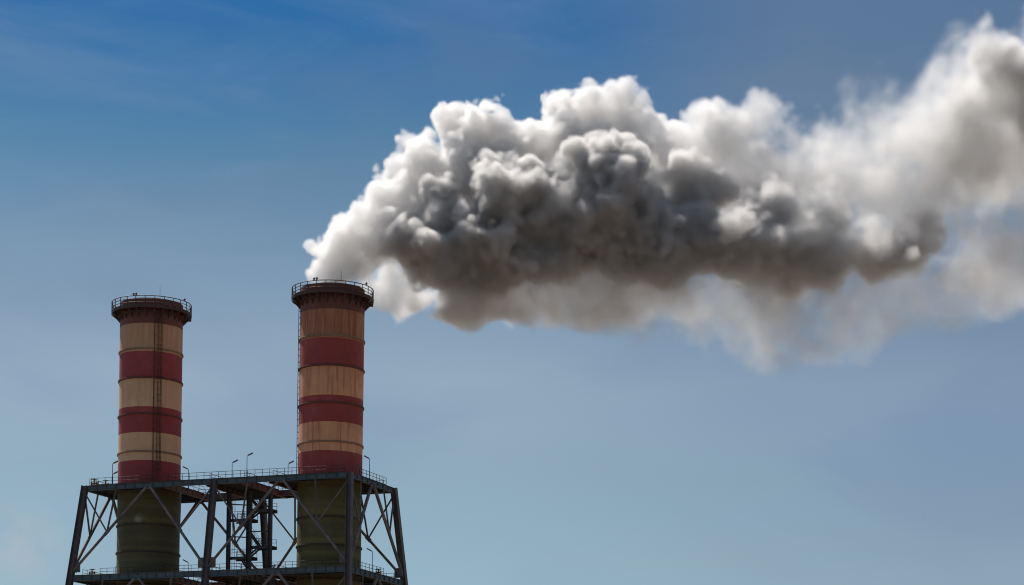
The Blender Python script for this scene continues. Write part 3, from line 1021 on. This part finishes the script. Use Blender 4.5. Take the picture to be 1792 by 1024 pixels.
def to_world(rows):
    res = []
    for x, y, r, dy, rho in rows:
        Y = YC + dy
        res.append((px_world(x, y, Y), r * PXM, rho))
    return res


# downwind white and shade-coloured smoke are mixed: every other puff takes the darker colour
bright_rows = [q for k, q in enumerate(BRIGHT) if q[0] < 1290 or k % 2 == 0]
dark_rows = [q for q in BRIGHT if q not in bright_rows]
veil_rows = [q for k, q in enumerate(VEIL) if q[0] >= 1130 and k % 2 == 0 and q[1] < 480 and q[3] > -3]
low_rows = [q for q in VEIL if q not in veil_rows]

thick = to_world(THICK)
# the dense roll is about as deep as it is tall: more puffs behind the ones that make its outline
extra = []
for c, r, rho in thick:
    extra.append((c + np.array([rng.normal(0, 2.0), rng.uniform(1.5, 5.0), rng.uniform(-1.0, 0.5)]), r * rng.uniform(0.6, 0.85), rho))
thick = cauliflower(thick, 8, lo=0.3, hi=0.62, out=0.62, n2=4, floor_=-0.15, core=0.96) + extra
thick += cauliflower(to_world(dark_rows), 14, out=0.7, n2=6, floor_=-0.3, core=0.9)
bright = cauliflower(to_world(bright_rows), 20, out=0.74, n2=8, floor_=-0.3, core=0.9)
veil = cauliflower(to_world(veil_rows), 6, 0.35, 0.6)
low = cauliflower(to_world(low_rows), 8, 0.35, 0.6)

bil = [noise(st) for st in (4.6, 2.2, 1.15, 0.7)]
xs = smooth01((AXS[0] - px_world(1120, 0, YC)[0]) / 40.0)[:, None, None].astype(np.float32)       # 0 near the stack, 1 far downwind
bump = 0.78 - (0.5 * np.abs(bil[0]) + 0.5 * np.abs(bil[1]) + 0.36 * np.abs(bil[2]) + 0.26 * np.abs(bil[3]))
fil = noise(6.5) * 0.5 + bil[0] * 0.35 + bil[1] * 0.34 + bil[2] * 0.28 + bil[3] * 0.18
del bil


def billow(puffs, k, soft, rag):
    s, rho = field(puffs, WARP_A, k)
    s += bump - rag * fil
    return smooth01(-s / (soft + 3.0 * xs)) * rho


def torn(puffs):
    s, rho = field(puffs, WARP_B, 2.0)
    s -= 1.0 + 0.8 * xs + (0.6 + 0.25 * xs) * fil
    return smooth01(-s / (1.6 + 2.6 * xs)) * rho * np.clip(0.75 + 0.55 * fil, 0.08, 2.0)


soot_shade = billow(thick, 1.0, 1.3, 0.55)  # dark front roll, its shade given as a darker smoke colour
soot_shade += torn(low) * (1 - smooth01(soot_shade))
lit_smoke = billow(bright, 0.5, 0.6, 0.08)
lit_smoke += torn(veil) * (1 - smooth01(lit_smoke))
lit_smoke *= 1 - smooth01(soot_shade * 1.5)
del WARP_A, WARP_B, fil, bump


def flatten(d):
    d[:, 0, :] = d[:, -1, :] = 0
    d[0] = d[-1] = 0
    d[:, :, 0] = d[:, :, -1] = 0
    return np.ascontiguousarray(d.transpose(2, 1, 0)).ravel().astype(np.float32)


grids = {'lit_smoke': flatten(lit_smoke), 'soot_shade': flatten(soot_shade)}
grids['all'] = grids['lit_smoke'] + grids['soot_shade']
flat = grids['all']
del soot_shade, lit_smoke
print('smoke grid', NX, NY, NZ, len(flat), float(flat.max()))

SMOKE_K = 2.4


def vapour_material(name, color):
    vm = bpy.data.materials.new(name)
    vm.use_nodes = True
    vnt = vm.node_tree
    vnt.nodes.clear()
    vo = node(vnt, 'ShaderNodeOutputMaterial')
    pv = node(vnt, 'ShaderNodeVolumePrincipled')
    pv.inputs['Density'].default_value = SMOKE_K
    pv.inputs['Color'].default_value = color + (1,)
    pv.inputs['Anisotropy'].default_value = 0.55
    vnt.links.new(pv.outputs[0], vo.inputs['Volume'])
    return vm


VAPOUR = {'lit_smoke': vapour_material('white_vapour', (0.955, 0.95, 0.943)), 'soot_shade': vapour_material('shaded_smoke', (0.878, 0.872, 0.864))}  # second colour is darker: shade of the roll and underside put into it

skin = bpy.data.materials.new('smoke_skin')
skin.use_nodes = True
snt = skin.node_tree
snt.nodes.clear()
so = node(snt, 'ShaderNodeOutputMaterial')
sm_ = node(snt, 'ShaderNodeMixShader')
st_ = node(snt, 'ShaderNodeBsdfTransparent')
sd_ = node(snt, 'ShaderNodeBsdfDiffuse')
sd_.inputs['Color'].default_value = (0.8, 0.79, 0.77, 1)
sm_.inputs[0].default_value = 0.01
snt.links.new(st_.outputs[0], sm_.inputs[1])
snt.links.new(sd_.outputs[0], sm_.inputs[2])
snt.links.new(sm_.outputs[0], so.inputs['Surface'])

lat_me = bpy.data.meshes.new('smoke_lattice')
lat_me.vertices.add(len(flat))
for key in grids:
    lat_me.attributes.new(key, 'FLOAT', 'POINT').data.foreach_set('value', grids[key])
lat = bpy.data.objects.new('smoke_lattice', lat_me)       # data only: never linked to the scene


def smoke_tree(name, key, as_mesh, shift=(0.0, 0.0, 0.0)):
    g = bpy.data.node_groups.new(name, 'GeometryNodeTree')
    g.interface.new_socket('Geometry', in_out='INPUT', socket_type='NodeSocketGeometry')
    g.interface.new_socket('Geometry', in_out='OUTPUT', socket_type='NodeSocketGeometry')
    N, K = g.nodes.new, g.links.new
    N('NodeGroupInput')
    go = N('NodeGroupOutput')
    oi = N('GeometryNodeObjectInfo')
    oi.inputs[0].default_value = lat
    vc = N('GeometryNodeVolumeCube')
    lo = LO + np.array(shift)
    hi = lo + VOX * (np.array([NX, NY, NZ]) - 1)
    vc.inputs['Min'].default_value = tuple(lo)
    vc.inputs['Max'].default_value = tuple(hi)
    for k, v in zip('XYZ', (NX, NY, NZ)):
        vc.inputs['Resolution ' + k].default_value = v
    pos = N('GeometryNodeInputPosition')

    def vmath(op, a, b=None, sc_=None):
        n = N('ShaderNodeVectorMath')
        n.operation = op
        K(a, n.inputs[0])
        if b is not None:
            n.inputs[1].default_value = b
        if sc_ is not None:
            n.inputs['Scale'].default_value = sc_
        return n.outputs[1] if op == 'DOT_PRODUCT' else n.outputs[0]

    q = vmath('SUBTRACT', pos.outputs[0], tuple(lo))
    q = vmath('SCALE', q, None, 1 / VOX)
    q = vmath('FLOOR', vmath('ADD', q, (0.5, 0.5, 0.5)))
    # three separate whole numbers keep their precision as integers
    sp = N('ShaderNodeSeparateXYZ')
    K(q, sp.inputs[0])
    ints = []
    for i, mul in enumerate((1, NX, NX * NY)):
        c = N('FunctionNodeFloatToInt')
        K(sp.outputs[i], c.inputs[0])
        im = N('FunctionNodeIntegerMath')
        im.operation = 'MULTIPLY'
        K(c.outputs[0], im.inputs[0])
        im.inputs[1].default_value = mul
        ints.append(im.outputs[0])
    tot = ints[0]
    for x in ints[1:]:
        im = N('FunctionNodeIntegerMath')
        im.operation = 'ADD'
        K(tot, im.inputs[0])
        K(x, im.inputs[1])
        tot = im.outputs[0]
    na = N('GeometryNodeInputNamedAttribute')
    na.data_type = 'FLOAT'
    na.inputs[0].default_value = key
    si = N('GeometryNodeSampleIndex')
    si.data_type = 'FLOAT'
    si.domain = 'POINT'
    K(oi.outputs['Geometry'], si.inputs['Geometry'])
    K(na.outputs[0], si.inputs['Value'])
    K(tot, si.inputs['Index'])
    K(si.outputs[0], vc.inputs['Density'])
    out = vc.outputs[0]
    if as_mesh:
        v2 = N('GeometryNodeVolumeToMesh')
        v2.resolution_mode = 'VOXEL_SIZE'
        v2.inputs['Voxel Size'].default_value = 1.1
        v2.inputs['Threshold'].default_value = 0.03
        K(out, v2.inputs[0])
        out = v2.outputs[0]
    else:
        s_ = N('GeometryNodeSetMaterial')
        s_.inputs['Material'].default_value = VAPOUR[key]
        K(out, s_.inputs[0])
        out = s_.outputs[0]
    K(out, go.inputs[0])
    return g


# the skin: the smoke's outer surface as a plain mesh
tmp = bpy.data.objects.new('smoke_skin_maker', bpy.data.meshes.new('smoke_skin_maker'))
COL.objects.link(tmp)
tmp.modifiers.new('skin', 'NODES').node_group = smoke_tree('smoke_skin_nodes', 'all', True)
dg = bpy.context.evaluated_depsgraph_get()
skin_me = bpy.data.meshes.new_from_object(tmp.evaluated_get(dg))
bpy.data.objects.remove(tmp)
skin_me.name = 'smoke_plume'
skin_me.materials.clear()
skin_me.materials.append(skin)
print('smoke skin faces', len(skin_me.polygons))
plume = bpy.data.objects.new('smoke_plume', skin_me)
COL.objects.link(plume)
tag(plume, 'thick grey and white smoke plume billowing right from the chimney mouth', 'smoke')
# the two grids are set a fraction of a cell apart: faces of their cells must not coincide
for key, nm, shift in (('lit_smoke', 'white_vapour', (0.0, 0.0, 0.0)), ('soot_shade', 'shaded_smoke', (0.117, 0.083, 0.101))):
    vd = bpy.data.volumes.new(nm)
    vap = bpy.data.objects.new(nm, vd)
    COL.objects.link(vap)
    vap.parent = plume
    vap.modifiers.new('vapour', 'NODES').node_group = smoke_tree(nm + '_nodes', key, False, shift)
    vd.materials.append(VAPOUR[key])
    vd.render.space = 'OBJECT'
